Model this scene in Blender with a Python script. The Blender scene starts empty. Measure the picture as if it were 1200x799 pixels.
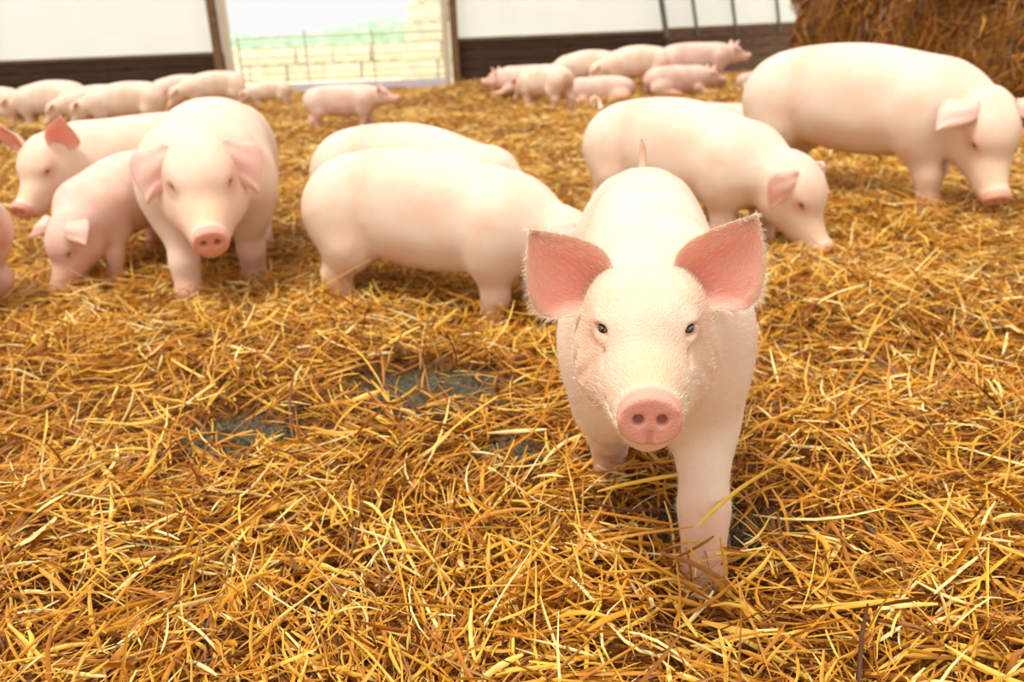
import bpy, math, random
import numpy as np
from mathutils import Vector, Matrix

random.seed(7)
RNG = np.random.default_rng(11)
SC = bpy.context.scene
COL = SC.collection

# ------------------------------------------------------------------ camera
PITCH, ROLL, CAMH = math.radians(20.2), math.radians(2.4), 1.1
fw = Vector((0, math.cos(PITCH), -math.sin(PITCH)))
up0 = Vector((0, math.sin(PITCH), math.cos(PITCH)))
rt0 = Vector((1, 0, 0))
rt = rt0 * math.cos(ROLL) - up0 * math.sin(ROLL)
up = up0 * math.cos(ROLL) + rt0 * math.sin(ROLL)
cd = bpy.data.cameras.new('camera')
cam = bpy.data.objects.new('camera', cd)
COL.objects.link(cam)
m = Matrix((rt, up, -fw)).transposed().to_4x4()
m.translation = Vector((0, 0, CAMH))
cam.matrix_world = m
cd.sensor_width = 36.0
cd.lens = 30.0
cd.clip_start = 0.05
cd.clip_end = 500
cd.dof.use_dof = True
cd.dof.focus_distance = 1.42
cd.dof.aperture_fstop = 3.5
SC.camera = cam

# ------------------------------------------------------------------ light
w = bpy.data.worlds.new('sky')
SC.world = w
w.use_nodes = True
bg = w.node_tree.nodes['Background']
bg.inputs[0].default_value = (1.0, 0.995, 0.975, 1)
bg.inputs[1].default_value = .80
sd = bpy.data.lights.new('sun', 'SUN')
sd.energy = 2.55
sd.angle = math.radians(18)
sd.color = (1.0, 0.965, 0.90)
sun = bpy.data.objects.new('sun', sd)
COL.objects.link(sun)
sun.location = (-3, -2, 6)
sun.rotation_euler = Vector((0.26, 0.13, -0.95)).to_track_quat('-Z', 'Y').to_euler()
SC.view_settings.view_transform = 'Standard'
SC.view_settings.look = 'None'
SC.view_settings.gamma = 1
SC.view_settings.exposure = 0.28
SC.view_settings.use_curve_mapping = False


# ------------------------------------------------------------------ helpers
def tag(o, label=None, cat=None, group=None, kind=None):
    if label: o['label'] = label
    if cat: o['category'] = cat
    if group: o['group'] = group
    if kind: o['kind'] = kind
    return o


def np_mesh(name, V, F, mat=None, smooth=True, mask=None):
    """V (n,3); F int array (m,k) all of one size k"""
    V = np.asarray(V, np.float32); F = np.asarray(F, np.int32)
    me = bpy.data.meshes.new(name)
    k = F.shape[1]
    me.vertices.add(len(V)); me.vertices.foreach_set('co', V.ravel())
    me.loops.add(F.size); me.loops.foreach_set('vertex_index', F.ravel())
    me.polygons.add(len(F))
    me.polygons.foreach_set('loop_start', np.arange(0, F.size, k, dtype=np.int32))
    me.polygons.foreach_set('loop_total', np.full(len(F), k, np.int32))
    me.update(calc_edges=True)
    me.polygons.foreach_set('use_smooth', np.full(len(F), smooth, bool))
    if mask is not None:
        a = me.color_attributes.new('mask', 'FLOAT_COLOR', 'POINT')
        c = np.ones((len(V), 4), np.float32); c[:, :mask.shape[1]] = mask
        a.data.foreach_set('color', c.ravel())
    if mat: me.materials.append(mat)
    me.validate()
    return me


def link(name, me, parent=None, loc=None, rot=None):
    o = bpy.data.objects.new(name, me)
    COL.objects.link(o)
    if parent: o.parent = parent
    if loc is not None: o.location = loc
    if rot is not None: o.rotation_euler = rot
    return o


def boxes_mesh(name, bl, mat, jit=0.0):
    """bl: list of (cx,cy,cz,sx,sy,sz)"""
    V = []; F = []
    for (cx, cy, cz, sx, sy, sz) in bl:
        b = len(V)
        for dx in (-.5, .5):
            for dy in (-.5, .5):
                for dz in (-.5, .5):
                    V.append((cx + dx * sx + random.uniform(-jit, jit), cy + dy * sy + random.uniform(-jit, jit), cz + dz * sz + random.uniform(-jit, jit)))
        for q in ((0, 1, 3, 2), (4, 6, 7, 5), (0, 4, 5, 1), (2, 3, 7, 6), (0, 2, 6, 4), (1, 5, 7, 3)):
            F.append([b + i for i in q])
    return np_mesh(name, V, F, mat, smooth=False)


def tube(points, r, n=8, cap=True):
    """points (k,3), r scalar/array -> V,F quads"""
    P = np.asarray(points, float); k = len(P)
    r = np.broadcast_to(r, (k,)) if np.ndim(r) else np.full(k, r)
    T = np.gradient(P, axis=0); T /= np.linalg.norm(T, axis=1)[:, None] + 1e-9
    ref = np.array([0, 0, 1.]) if abs(T[0, 2]) < .9 else np.array([1., 0, 0])
    V = []
    for i in range(k):
        a = np.cross(T[i], ref); a /= np.linalg.norm(a) + 1e-9
        b = np.cross(T[i], a); ref = -np.cross(T[i], a) if False else ref
        for j in range(n):
            t = 2 * math.pi * j / n
            V.append(P[i] + r[i] * (math.cos(t) * a + math.sin(t) * b))
    F = []
    for i in range(k - 1):
        for j in range(n):
            F.append((i * n + j, i * n + (j + 1) % n, (i + 1) * n + (j + 1) % n, (i + 1) * n + j))
    return np.array(V), np.array(F)


def ramp(nt, stops, fac=None):
    r = nt.nodes.new('ShaderNodeValToRGB')
    e = r.color_ramp.elements
    while len(e) < len(stops): e.new(0.5)
    for i, (p, c) in enumerate(stops):
        e[i].position = p; e[i].color = (*c, 1)
    if fac is not None: nt.links.new(fac, r.inputs[0])
    return r


def new_mat(name, rough=.6, spec=.4):
    mt = bpy.data.materials.new(name); mt.use_nodes = True
    nt = mt.node_tree; b = nt.nodes['Principled BSDF']
    b.inputs['Roughness'].default_value = rough
    b.inputs['Specular IOR Level'].default_value = spec
    return mt, nt, b


def noise(nt, scale, detail=3, vec=None, rough=.5):
    n = nt.nodes.new('ShaderNodeTexNoise')
    n.inputs['Scale'].default_value = scale; n.inputs['Detail'].default_value = detail
    n.inputs['Roughness'].default_value = rough
    if vec is None:
        tc = nt.nodes.new('ShaderNodeTexCoord'); vec = tc.outputs['Object']
    nt.links.new(vec, n.inputs['Vector'])
    return n


def bump(nt, b, h, strength, dist):
    bp = nt.nodes.new('ShaderNodeBump')
    bp.inputs['Strength'].default_value = strength; bp.inputs['Distance'].default_value = dist
    nt.links.new(h, bp.inputs['Height']); nt.links.new(bp.outputs[0], b.inputs['Normal'])


def mixc(nt, fac, a, b_):
    mx = nt.nodes.new('ShaderNodeMix'); mx.data_type = 'RGBA'
    for s, v in ((mx.inputs[0], fac), (mx.inputs[6], a), (mx.inputs[7], b_)):
        if isinstance(v, (int, float)): s.default_value = v
        elif isinstance(v, tuple): s.default_value = (*v, 1)
        else: nt.links.new(v, s)
    return mx.outputs[2]


# ------------------------------------------------------------------ materials
def skin_material(name, base, warm, sss=.25, bscale=1.0):
    mt, nt, b = new_mat(name, .55, .3)
    at = nt.nodes.new('ShaderNodeAttribute'); at.attribute_name = 'mask'
    sp = nt.nodes.new('ShaderNodeSeparateColor'); nt.links.new(at.outputs['Color'], sp.inputs[0])
    n1 = noise(nt, 6, 5)
    r1 = ramp(nt, [(.38, base), (.66, warm)], n1.outputs[0])
    c = mixc(nt, sp.outputs[0], r1.outputs[0], (.80, .27, .19))
    c = mixc(nt, sp.outputs[2], c, (.72, .46, .24))
    c = mixc(nt, sp.outputs[1], c, (.035, .012, .008))
    nt.links.new(c, b.inputs['Base Color'])
    b.inputs['Subsurface Weight'].default_value = sss
    b.inputs['Subsurface Radius'].default_value = (1, .35, .2)
    b.inputs['Subsurface Scale'].default_value = .02
    n2 = noise(nt, 260, 3); n3 = noise(nt, 28, 3)
    ad = nt.nodes.new('ShaderNodeMath'); ad.operation = 'MULTIPLY_ADD'
    nt.links.new(n3.outputs[0], ad.inputs[0]); ad.inputs[1].default_value = .5; nt.links.new(n2.outputs[0], ad.inputs[2])
    bump(nt, b, ad.outputs[0], .35 * bscale, .004)
    return mt


M_SKIN = skin_material('pig_skin', (.92, .725, .555), (.88, .60, .43), .12, 1.6)
M_SKINP = skin_material('pig_skin_rosy', (.90, .64, .51), (.84, .52, .40), .12, 1.6)
M_EAR = skin_material('ear_skin', (.93, .66, .53), (.90, .55, .44), .35)

M_EYE, _, b = new_mat('eye_glossy', .18, .15); b.inputs['Base Color'].default_value = (.012, .008, .007, 1)
M_HOOF, nt, b = new_mat('hoof', .6); b.inputs['Base Color'].default_value = (.45, .30, .18, 1)
M_HAIR, nt, b = new_mat('bristle_white', .4, .5); b.inputs['Base Color'].default_value = (.95, .84, .62, 1)
M_LASH, nt, b = new_mat('eyelash_pale', .4, .5); b.inputs['Base Color'].default_value = (.75, .66, .5, 1)

STOPS = [(0., (.08, .026, .006)), (.22, (.27, .090, .010)), (.45, (.50, .180, .013)), (.7, (.76, .355, .026)), (.88, (.90, .55, .075)), (1., (.95, .76, .32))]


def straw_material(name, stops):
    mt, nt, b = new_mat(name, .45, .35)
    at = nt.nodes.new('ShaderNodeAttribute'); at.attribute_name = 'mask'
    sp = nt.nodes.new('ShaderNodeSeparateColor'); nt.links.new(at.outputs['Color'], sp.inputs[0])
    n = noise(nt, 40, 3)
    ad = nt.nodes.new('ShaderNodeMath'); ad.operation = 'MULTIPLY_ADD'
    nt.links.new(n.outputs[0], ad.inputs[0]); ad.inputs[1].default_value = .3
    nt.links.new(sp.outputs[0], ad.inputs[2])
    sb = nt.nodes.new('ShaderNodeMath'); sb.operation = 'SUBTRACT'; nt.links.new(ad.outputs[0], sb.inputs[0]); sb.inputs[1].default_value = .15
    r = ramp(nt, stops, sb.outputs[0])
    nt.links.new(r.outputs[0], b.inputs['Base Color'])
    b.inputs['Transmission Weight'].default_value = 0
    return mt


M_STRAW = straw_material('straw_golden', STOPS)


def bed_material():
    mt, nt, b = new_mat('matted_straw', .8, .2)
    at = nt.nodes.new('ShaderNodeAttribute'); at.attribute_name = 'mask'
    sp = nt.nodes.new('ShaderNodeSeparateColor'); nt.links.new(at.outputs['Color'], sp.inputs[0])
    n = noise(nt, 26, 6, rough=.7)
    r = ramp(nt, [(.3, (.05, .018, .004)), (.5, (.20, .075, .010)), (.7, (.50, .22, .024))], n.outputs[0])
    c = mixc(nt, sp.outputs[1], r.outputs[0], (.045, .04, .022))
    nt.links.new(c, b.inputs['Base Color'])
    bump(nt, b, n.outputs[0], .9, .03)
    return mt


M_BED = bed_material()


def wood_material(name, stops, sc=3):
    mt, nt, b = new_mat(name, .75, .25)
    tc = nt.nodes.new('ShaderNodeTexCoord'); mp = nt.nodes.new('ShaderNodeMapping')
    mp.inputs['Scale'].default_value = (1, 6, 14)
    nt.links.new(tc.outputs['Object'], mp.inputs[0])
    n = noise(nt, sc, 6, mp.outputs[0], .65)
    r = ramp(nt, stops, n.outputs[0])
    nt.links.new(r.outputs[0], b.inputs['Base Color'])
    bump(nt, b, n.outputs[0], .5, .01)
    return mt


M_PLANK = wood_material('dark_weathered_plank', [(.3, (.028, .018, .010)), (.55, (.075, .042, .022)), (.75, (.15, .075, .035))])
M_PLANK2 = wood_material('brown_plank', [(.3, (.07, .045, .030)), (.5, (.17, .095, .055)), (.75, (.30, .17, .10))])
M_POST = wood_material('brown_post', [(.3, (.10, .05, .025)), (.7, (.34, .19, .09))])
M_JAMB = wood_material('cream_jamb', [(.3, (.62, .52, .36)), (.7, (.85, .76, .58))])
M_FILM, nt, b = new_mat('plastic_film', .5, .3)
n = noise(nt, 1.3, 4)
r = ramp(nt, [(.3, (.93, .97, .95)), (.7, (.98, .985, .97))], n.outputs[0])
tr = nt.nodes.new('ShaderNodeBsdfTranslucent'); ms = nt.nodes.new('ShaderNodeMixShader'); ms.inputs[0].default_value = .5
nt.links.new(r.outputs[0], b.inputs['Base Color']); nt.links.new(r.outputs[0], tr.inputs[0])
nt.links.new(b.outputs[0], ms.inputs[1]); nt.links.new(tr.outputs[0], ms.inputs[2])
nt.links.new(ms.outputs[0], nt.nodes['Material Output'].inputs[0])
bump(nt, b, n.outputs[0], .3, .1)
M_METAL, nt, b = new_mat('galvanised_gate', .45, .5); b.inputs['Base Color'].default_value = (.50, .45, .30, 1); b.inputs['Metallic'].default_value = .2
M_HOOP, nt, b = new_mat('steel_hoop', .5, .5); b.inputs['Base Color'].default_value = (.16, .17, .12, 1)
M_GREY, nt, b = new_mat('dry_grey_grass', .8, .1); b.inputs['Base Color'].default_value = (.20, .19, .12, 1)
M_KERB, nt, b = new_mat('pale_concrete', .8); b.inputs['Base Color'].default_value = (.78, .74, .80, 1)
M_YARD, nt, b = new_mat('pale_yard', .9); b.inputs['Base Color'].default_value = (.85, .78, .55, 1)
M_BALE, nt, b = new_mat('pale_bale', .9, .1)
n = noise(nt, 3, 6, rough=.7); r = ramp(nt, [(.3, (.84, .74, .52)), (.5, (.95, .91, .74)), (.7, (.98, .97, .88))], n.outputs[0])
nt.links.new(r.outputs[0], b.inputs['Base Color']); bump(nt, b, n.outputs[0], .8, .05)
M_HEDGE, nt, b = new_mat('pale_hedge', .9, .1)
n = noise(nt, 2, 5); r = ramp(nt, [(.3, (.34, .60, .38)), (.7, (.62, .84, .58))], n.outputs[0]); nt.links.new(r.outputs[0], b.inputs['Base Color'])


# ------------------------------------------------------------------ terrain
MOUNDS = [  # x, y, rx, ry, h
    (3.0, 4.9, .9, .8, .06), (-.62, 14.6, .8, 1.0, .26), (-6.3, 10.6, 1.0, .6, .24),
    (1.2, 3.7, .8, .5, .05), (-1.2, 2.9, .9, .4, .05), (.9, 1.9, .6, .3, .03), (-.55, 1.15, .6, .25, .04), (2.6, 15.0, 2.2, 1.2, .08),
    (.45, 1.25, .35, .2, .02),
]
DARK = [(-.27, 2.44, .30, .20), (-.78, 2.16, .20, .14), (.45, 1.62, .22, .12), (-.02, 2.0, .12, .08)]
_wr = np.random.default_rng(3)
WAVES = [(_wr.uniform(.8, 7) * math.cos(a), _wr.uniform(.8, 7) * math.sin(a), _wr.uniform(0, 6.3)) for a in _wr.uniform(0, 6.3, 14)]


def H(x, y):
    x = np.asarray(x, float); y = np.asarray(y, float)
    z = np.zeros(np.broadcast(x, y).shape)
    for (a, b_, c) in WAVES:
        z = z + .035 / (1 + math.hypot(a, b_)) * np.sin(a * x + b_ * y + c)
    for (mx_, my, rx, ry, h) in MOUNDS:
        z = z + h * np.exp(-((x - mx_) / rx) ** 2 - ((y - my) / ry) ** 2)
    return z


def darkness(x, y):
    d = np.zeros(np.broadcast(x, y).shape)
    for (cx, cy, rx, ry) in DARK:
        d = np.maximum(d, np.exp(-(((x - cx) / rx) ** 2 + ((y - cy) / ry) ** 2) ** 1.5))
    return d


def graded(a, b_, fine0, fine1, hf, hc):
    left = np.arange(fine0, a, -hc)[::-1]; mid = np.arange(fine0 + hf, fine1, hf); right = np.arange(fine1, b_, hc)
    return np.unique(np.concatenate([[a], left, mid, right, [b_]]))


xs = graded(-13, 13, -3, 3.4, .05, .2); ys = graded(-1.5, 18.75, .3, 6, .05, .2)
GX, GY = np.meshgrid(xs, ys, indexing='ij')
GZ = H(GX, GY)
V = np.stack([GX, GY, GZ], -1).reshape(-1, 3)
ny_ = len(ys)
I = (np.arange(len(xs) - 1)[:, None] * ny_ + np.arange(ny_ - 1)[None]).ravel()
F = np.stack([I, I + ny_, I + ny_ + 1, I + 1], 1)
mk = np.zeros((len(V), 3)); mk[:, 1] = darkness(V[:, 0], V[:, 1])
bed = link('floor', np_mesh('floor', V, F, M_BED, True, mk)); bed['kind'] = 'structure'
floor_bed = bed


def straw_strips(P, T, N, L, W, K1, K2, KK, tone, segs=4, vee=True):
    """n straws as bent ribbons with a shallow V section"""
    n = len(P)
    B = np.cross(N, T); B /= np.linalg.norm(B, axis=1)[:, None] + 1e-9
    N2 = np.cross(T, B)
    s = np.linspace(-.5, .5, segs + 1)
    kp = RNG.uniform(-.2, .3, n)
    tw = RNG.uniform(-1.3, 1.3, n); tw2 = RNG.uniform(-1.2, 1.2, n)
    cols = 3 if vee else 2
    V = np.empty((n, segs + 1, cols, 3), np.float32)
    for i, si in enumerate(s):
        past = np.maximum(si - kp, 0)
        c = P + T * (si * L)[:, None] - N2 * ((K1 * si * si + KK * past * .6) * L)[:, None] + B * ((K2 * si * si + KK * past) * L)[:, None]
        a = tw + tw2 * si
        wdir = B * np.cos(a)[:, None] + N2 * np.sin(a)[:, None]
        ndir = -B * np.sin(a)[:, None] + N2 * np.cos(a)[:, None]
        taper = 1 - .55 * abs(2 * si) ** 3
        hw = (W * .5 * taper)[:, None]
        V[:, i, 0] = c - wdir * hw
        V[:, i, -1] = c + wdir * hw
        if vee: V[:, i, 1] = c + ndir * hw * .75
    nv = (segs + 1) * cols
    base = (np.arange(n) * nv)[:, None]
    q = []
    for i in range(segs):
        for j in range(cols - 1):
            q.append([i * cols + j, i * cols + j + 1, (i + 1) * cols + j + 1, (i + 1) * cols + j])
    q = np.array(q)
    F = (base[:, :, None] + q[None]).reshape(-1, 4)
    mk = np.zeros((n * nv, 3), np.float32); mk[:, 0] = np.repeat(tone, nv)
    return V.reshape(-1, 3), F, mk


def unit(v): return v / (np.linalg.norm(v, axis=1)[:, None] + 1e-9)


def ground_straws(n, ylo, yhi, wfun, Lr, Wr, zlo, zhi, segs, vee, pitch=.2, tonemu=.5, power=1.0):
    y = ylo + (yhi - ylo) * RNG.random(n) ** power
    hwid = wfun(y)
    x = RNG.uniform(-1, 1, n) * hwid
    keep = RNG.random(n) > darkness(x, y) * .93
    keep &= ~((y > 7.6) & (((x - 7.05) / 3.2) ** 2 + ((y - 10.4) / 2.75) ** 2 < 1)) & (y < 17.9 + np.maximum(x - 3.4, 0) * .54)
    x, y = x[keep], y[keep]; n = len(x)
    # tufts: let straws share local directions a little, as raked straw does
    ang = RNG.uniform(0, 2 * math.pi, n)
    fld = 1.3 * np.sin(2.1 * x + 1.7 * y) + 1.1 * np.sin(5 * x - 3 * y + 1)
    use = RNG.random(n) < .35
    ang = np.where(use, fld + RNG.normal(0, .35, n), ang)
    p = RNG.normal(0, pitch, n)
    T = np.stack([np.cos(ang) * np.cos(p), np.sin(ang) * np.cos(p), np.sin(p)], 1)
    L = np.exp(RNG.normal(math.log(Lr[0]), Lr[1], n)).clip(.02, .34)
    W = np.exp(RNG.normal(math.log(Wr[0]), Wr[1], n)).clip(.0012, Wr[0] * 3.2)
    lump = .5 + .5 * np.sin(3.1 * x + 2.2 * y) * np.sin(4.3 * y - 1.7 * x)
    u = RNG.random(n)
    z = H(x, y) + zlo + (zhi - zlo) * u * (.55 + .6 * lump) + np.abs(np.sin(p)) * L * .3
    tone = (tonemu + .22 * (u - .5) + RNG.normal(0, .24, n) - .25 * darkness(x, y)).clip(0, 1)  # deeper straws darker: older damp straw, plus gap shade painted into the tone
    N = np.tile(np.array([0, 0, 1.]), (n, 1)) + RNG.normal(0, .25, (n, 3))
    K1 = RNG.normal(.05, .18, n); K2 = RNG.normal(0, .30, n)
    KK = np.where(RNG.random(n) < .35, RNG.normal(0, .55, n), 0)
    return straw_strips(np.stack([x, y, z], 1), T, N, L, W, K1, K2, KK, tone, segs, vee)


def merge(parts):
    Vs, Fs, Ms = [], [], []; o = 0
    for v, f, m_ in parts:
        Vs.append(v); Fs.append(f + o); Ms.append(m_); o += len(v)
    return np.concatenate(Vs), np.concatenate(Fs), np.concatenate(Ms)


STRAW_DENS = 1.0
parts = []
fr = lambda y: .62 * y + .75
parts.append(ground_straws(13000, .75, 1.9, fr, (.080, .5), (.0036, .40), -.02, .035, 3, True, .20, .19))  # low layer, shade between the straws put into its dark tone
parts.append(ground_straws(10500, .75, 1.9, fr, (.105, .42), (.0056, .35), .01, .105, 4, True, .38, .56))
parts.append(ground_straws(12500, 1.9, 3.3, fr, (.090, .45), (.0042, .35), -.02, .035, 3, True, .20, .22))  # low layer again, its dark tone carries painted gap shade
parts.append(ground_straws(10500, 1.9, 3.3, fr, (.115, .40), (.0062, .33), .01, .100, 4, True, .38, .56))
parts.append(ground_straws(42000, 3.3, 6.5, fr, (.10, .4), (.0052, .3), .0, .070, 2, False, .30, .63, 1.15))
parts.append(ground_straws(60000, 6.4, 18.0, fr, (.13, .4), (.0085, .3), .0, .05, 2, False, .28, .70, 1.1))
parts.append(ground_straws(6000, -1.2, .8, lambda y: y * 0 + 1.6, (.10, .4), (.0050, .3), .0, .05, 2, False, .25, .5))
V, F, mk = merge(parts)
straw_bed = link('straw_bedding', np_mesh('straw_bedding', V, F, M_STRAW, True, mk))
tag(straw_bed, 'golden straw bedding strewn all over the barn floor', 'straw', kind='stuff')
# fine grey-green tangle where the bedding is worn thin
n = 9000
cx = np.array([c[:2] for c in DARK]); cr = np.array([c[2:] for c in DARK]); wi = RNG.choice(len(DARK), n, p=[.5, .25, .15, .10])
q = RNG.normal(0, .42, (n, 2)) * cr[wi] + cx[wi]
ang = RNG.uniform(0, 6.28, n); p = RNG.normal(0, .5, n)
T = np.stack([np.cos(ang) * np.cos(p), np.sin(ang) * np.cos(p), np.sin(p)], 1)
V2, F2, mk2 = straw_strips(np.stack([q[:, 0], q[:, 1], H(q[:, 0], q[:, 1]) + RNG.uniform(0, .028, n)], 1), T, np.tile([0, 0, 1.], (n, 1)), RNG.uniform(.02, .06, n), RNG.uniform(.0008, .0018, n),
                           RNG.normal(0, .6, n), RNG.normal(0, .8, n), np.zeros(n), np.full(n, .5), 3, False)
tag(link('dry_grass', np_mesh('dry_grass', V2, F2, M_GREY, True, mk2)), 'grey-green tangle of fine dry grass showing through the straw', 'grass', kind='stuff')
# the most prominent single straws, each a part of its own
n = 288
yy = .85 + 1.9 * RNG.random(n) ** 1.3; xx = RNG.uniform(-1, 1, n) * (.58 * yy + .05)
ok = darkness(xx, yy) < .5; xx, yy = xx[ok], yy[ok]; n = len(xx)
ang = RNG.uniform(0, 2 * math.pi, n); p = RNG.normal(0, .22, n)
T = np.stack([np.cos(ang) * np.cos(p), np.sin(ang) * np.cos(p), np.sin(p)], 1)
L = RNG.uniform(.12, .27, n); W = RNG.uniform(.0045, .0085, n)
Z = H(xx, yy) + RNG.uniform(.045, .075, n) + np.abs(np.sin(p)) * L * .35
PP = np.stack([xx, yy, Z], 1)
V, F, mk = straw_strips(np.zeros((n, 3)), T, np.tile([0, 0, 1.], (n, 1)), L, W, RNG.normal(.12, .15, n), RNG.normal(0, .3, n),
                        np.where(RNG.random(n) < .4, RNG.normal(0, .6, n), 0), RNG.uniform(.5, .98, n), 5, True)
nv = 18
for i in range(n):
    me = np_mesh('straw', V[i * nv:(i + 1) * nv], F[:10], M_STRAW, True, mk[i * nv:(i + 1) * nv])
    link('straw', me, straw_bed, PP[i])


# stalks lying across and beside the walking pig's front leg
HANDSTRAW = [
    ((0.563, 1.629, 0.2), (0.312, 1.325, 0.25), 0.02, 0.85, 0.01),
    ((0.312, 1.325, 0.25), (0.067, 1.448, 0.12), 0.05, 0.6, 0.007),
    ((0.335, 1.491, 0.26), (0.163, 1.539, 0.2), 0, 0.8, 0.008),
    ((0.143, 1.526, 0.16), (0.277, 1.32, 0.25), 0.05, 0.5, 0.006),
    ((0.768, 1.715, 0.1), (0.534, 1.587, 0.1), 0.1, 0.7, 0.008),
    ((0.085, 1.737, 0.12), (0.268, 1.543, 0.25), 0.1, 0.3, 0.005),
    ((0.376, 1.305, 0.1), (0.357, 1.293, 0.24), 0.05, 0.75, 0.006),
    ((-0.035, 1.854, 0.06), (-0.141, 1.508, 0.1), 0.1, 0.8, 0.007),
    ((0.302, 1.347, 0.12), (0.352, 1.283, 0.08), 0.1, 0.6, 0.006),
    ((0.319, 1.334, 0.1), (0.304, 1.325, 0.2), 0.1, 0.45, 0.006),
]
for (pa, pb, sagk, tn, wd) in HANDSTRAW:
    pa, pb = np.array(pa), np.array(pb); mid = (pa + pb) / 2; d_ = pb - pa; Ls = np.linalg.norm(d_)
    V, F, mk = straw_strips(np.zeros((1, 3)), (d_ / Ls)[None], np.array([[0, -.3, 1.]]), np.array([Ls]), np.array([wd]), np.array([sagk]), np.array([.1]), np.array([.0]), np.array([tn]), 6, True)
    link('straw', np_mesh('straw', V, F, M_STRAW, True, mk), straw_bed, mid)


# ------------------------------------------------------------------ surface nets
def surface_nets(Fd, org, h):
    S = Fd < 0
    c = S[:-1, :-1, :-1].astype(np.uint8)
    for dx in (0, 1):
        for dy in (0, 1):
            for dz in (0, 1):
                if dx + dy + dz: c = c + S[dx:S.shape[0] - 1 + dx, dy:S.shape[1] - 1 + dy, dz:S.shape[2] - 1 + dz]
    act = (c > 0) & (c < 8)
    idx = np.argwhere(act)
    ids = np.full(act.shape, -1, np.int32); ids[act] = np.arange(len(idx))
    acc = np.zeros((len(idx), 3)); cnt = np.zeros(len(idx))
    corners = [(0, 0, 0), (1, 0, 0), (0, 1, 0), (1, 1, 0), (0, 0, 1), (1, 0, 1), (0, 1, 1), (1, 1, 1)]
    vals = [Fd[idx[:, 0] + a, idx[:, 1] + b_, idx[:, 2] + c_] for a, b_, c_ in corners]
    for i in range(8):
        for j in range(i + 1, 8):
            d = np.subtract(corners[j], corners[i])
            if abs(d).sum() != 1: continue
            va, vb = vals[i], vals[j]
            mch = (va < 0) != (vb < 0)
            t = np.where(mch, va / np.where(mch, va - vb, 1), 0)
            pt = np.array(corners[i])[None] + t[:, None] * d[None]
            acc += pt * mch[:, None]; cnt += mch
    V = (idx + acc / cnt[:, None]) * h + org
    Fs = []
    for ax in range(3):
        o1, o2 = [(1, 2), (2, 0), (0, 1)][ax]
        sl0 = [slice(None)] * 3; sl1 = [slice(None)] * 3
        sl0[ax] = slice(0, -1); sl1[ax] = slice(1, None)
        A, B_ = S[tuple(sl0)], S[tuple(sl1)]
        e = np.argwhere(A != B_)
        e = e[(e[:, o1] > 0) & (e[:, o2] > 0) & (e[:, o1] < act.shape[o1]) & (e[:, o2] < act.shape[o2])]
        def g(d1, d2):
            q = e.copy(); q[:, o1] -= d1; q[:, o2] -= d2
            return ids[q[:, 0], q[:, 1], q[:, 2]]
        quad = np.stack([g(1, 1), g(0, 1), g(0, 0), g(1, 0)], 1)
        ins = A[e[:, 0], e[:, 1], e[:, 2]]
        quad[~ins] = quad[~ins][:, ::-1]
        Fs.append(quad)
    F = np.concatenate(Fs); F = F[(F >= 0).all(1)]
    return V, F


def laplace(V, F, it, lam=.5):
    a = F.ravel(); b_ = np.roll(F, -1, 1).ravel()
    n = len(V); deg = np.bincount(a, minlength=n) + np.bincount(b_, minlength=n); deg = np.maximum(deg, 1)
    for k in range(it):
        l_ = lam if k % 2 == 0 else -lam * .96
        S = np.stack([np.bincount(a, V[b_, i], n) + np.bincount(b_, V[a, i], n) for i in range(3)], 1) / deg[:, None]
        V = V + l_ * (S - V)
    return V


def sdf_mesh(fn, lo, hi, h):
    lo = np.array(lo, float); hi = np.array(hi, float)
    m_ = 5; Hc = h * m_
    nb = np.ceil((hi - lo) / Hc).astype(int)
    cc = np.stack(np.meshgrid(*[np.arange(k) for k in nb], indexing='ij'), -1).reshape(-1, 3)
    ctr = lo + (cc + .5) * Hc
    dv = fn(ctr)
    Fd = np.empty(nb * m_ + 1, np.float32)
    dense = np.repeat(np.repeat(np.repeat(dv.reshape(nb), m_, 0), m_, 1), m_, 2)
    Fd[:-1, :-1, :-1] = dense; Fd[-1] = 1; Fd[:, -1] = 1; Fd[:, :, -1] = 1
    near = cc[np.abs(dv) < Hc * 1.5 + .01]
    off = np.stack(np.meshgrid(*[np.arange(m_)] * 3, indexing='ij'), -1).reshape(-1, 3)
    pi = (near[:, None] * m_ + off[None]).reshape(-1, 3)
    for s in range(0, len(pi), 400000):
        q = pi[s:s + 400000]
        Fd[q[:, 0], q[:, 1], q[:, 2]] = fn(lo + q * h)
    V, F = surface_nets(Fd, lo, h)
    return laplace(V, F, 4), F


# ------------------------------------------------------------------ pig anatomy
def smin(a, b_, k):
    h_ = np.maximum(k - np.abs(a - b_), 0) / k
    return np.minimum(a, b_) - h_ * h_ * k * .25


def smax(a, b_, k): return -smin(-a, -b_, k)


def capsule(P, a, b_, ra, rb, flat=1.0):
    a = np.array(a, float); b_ = np.array(b_, float)
    ab = b_ - a; t = ((P - a) @ ab / (ab @ ab)).clip(0, 1)
    D = P - (a + t[:, None] * ab)
    if flat != 1.0: D = D * np.array([1, 1 / flat, 1])
    return np.sqrt((D * D).sum(1)) - (ra + t * (rb - ra))


def ellip(P, c, r):
    r = np.array(r, float); q = (P - np.array(c)) / r
    k0 = np.sqrt((q * q).sum(1)); k1 = np.sqrt((q * q / (r * r)).sum(1)) if False else np.sqrt(((q / r) ** 2).sum(1))
    return k0 * (k0 - 1) / (k1 + 1e-9)


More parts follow.
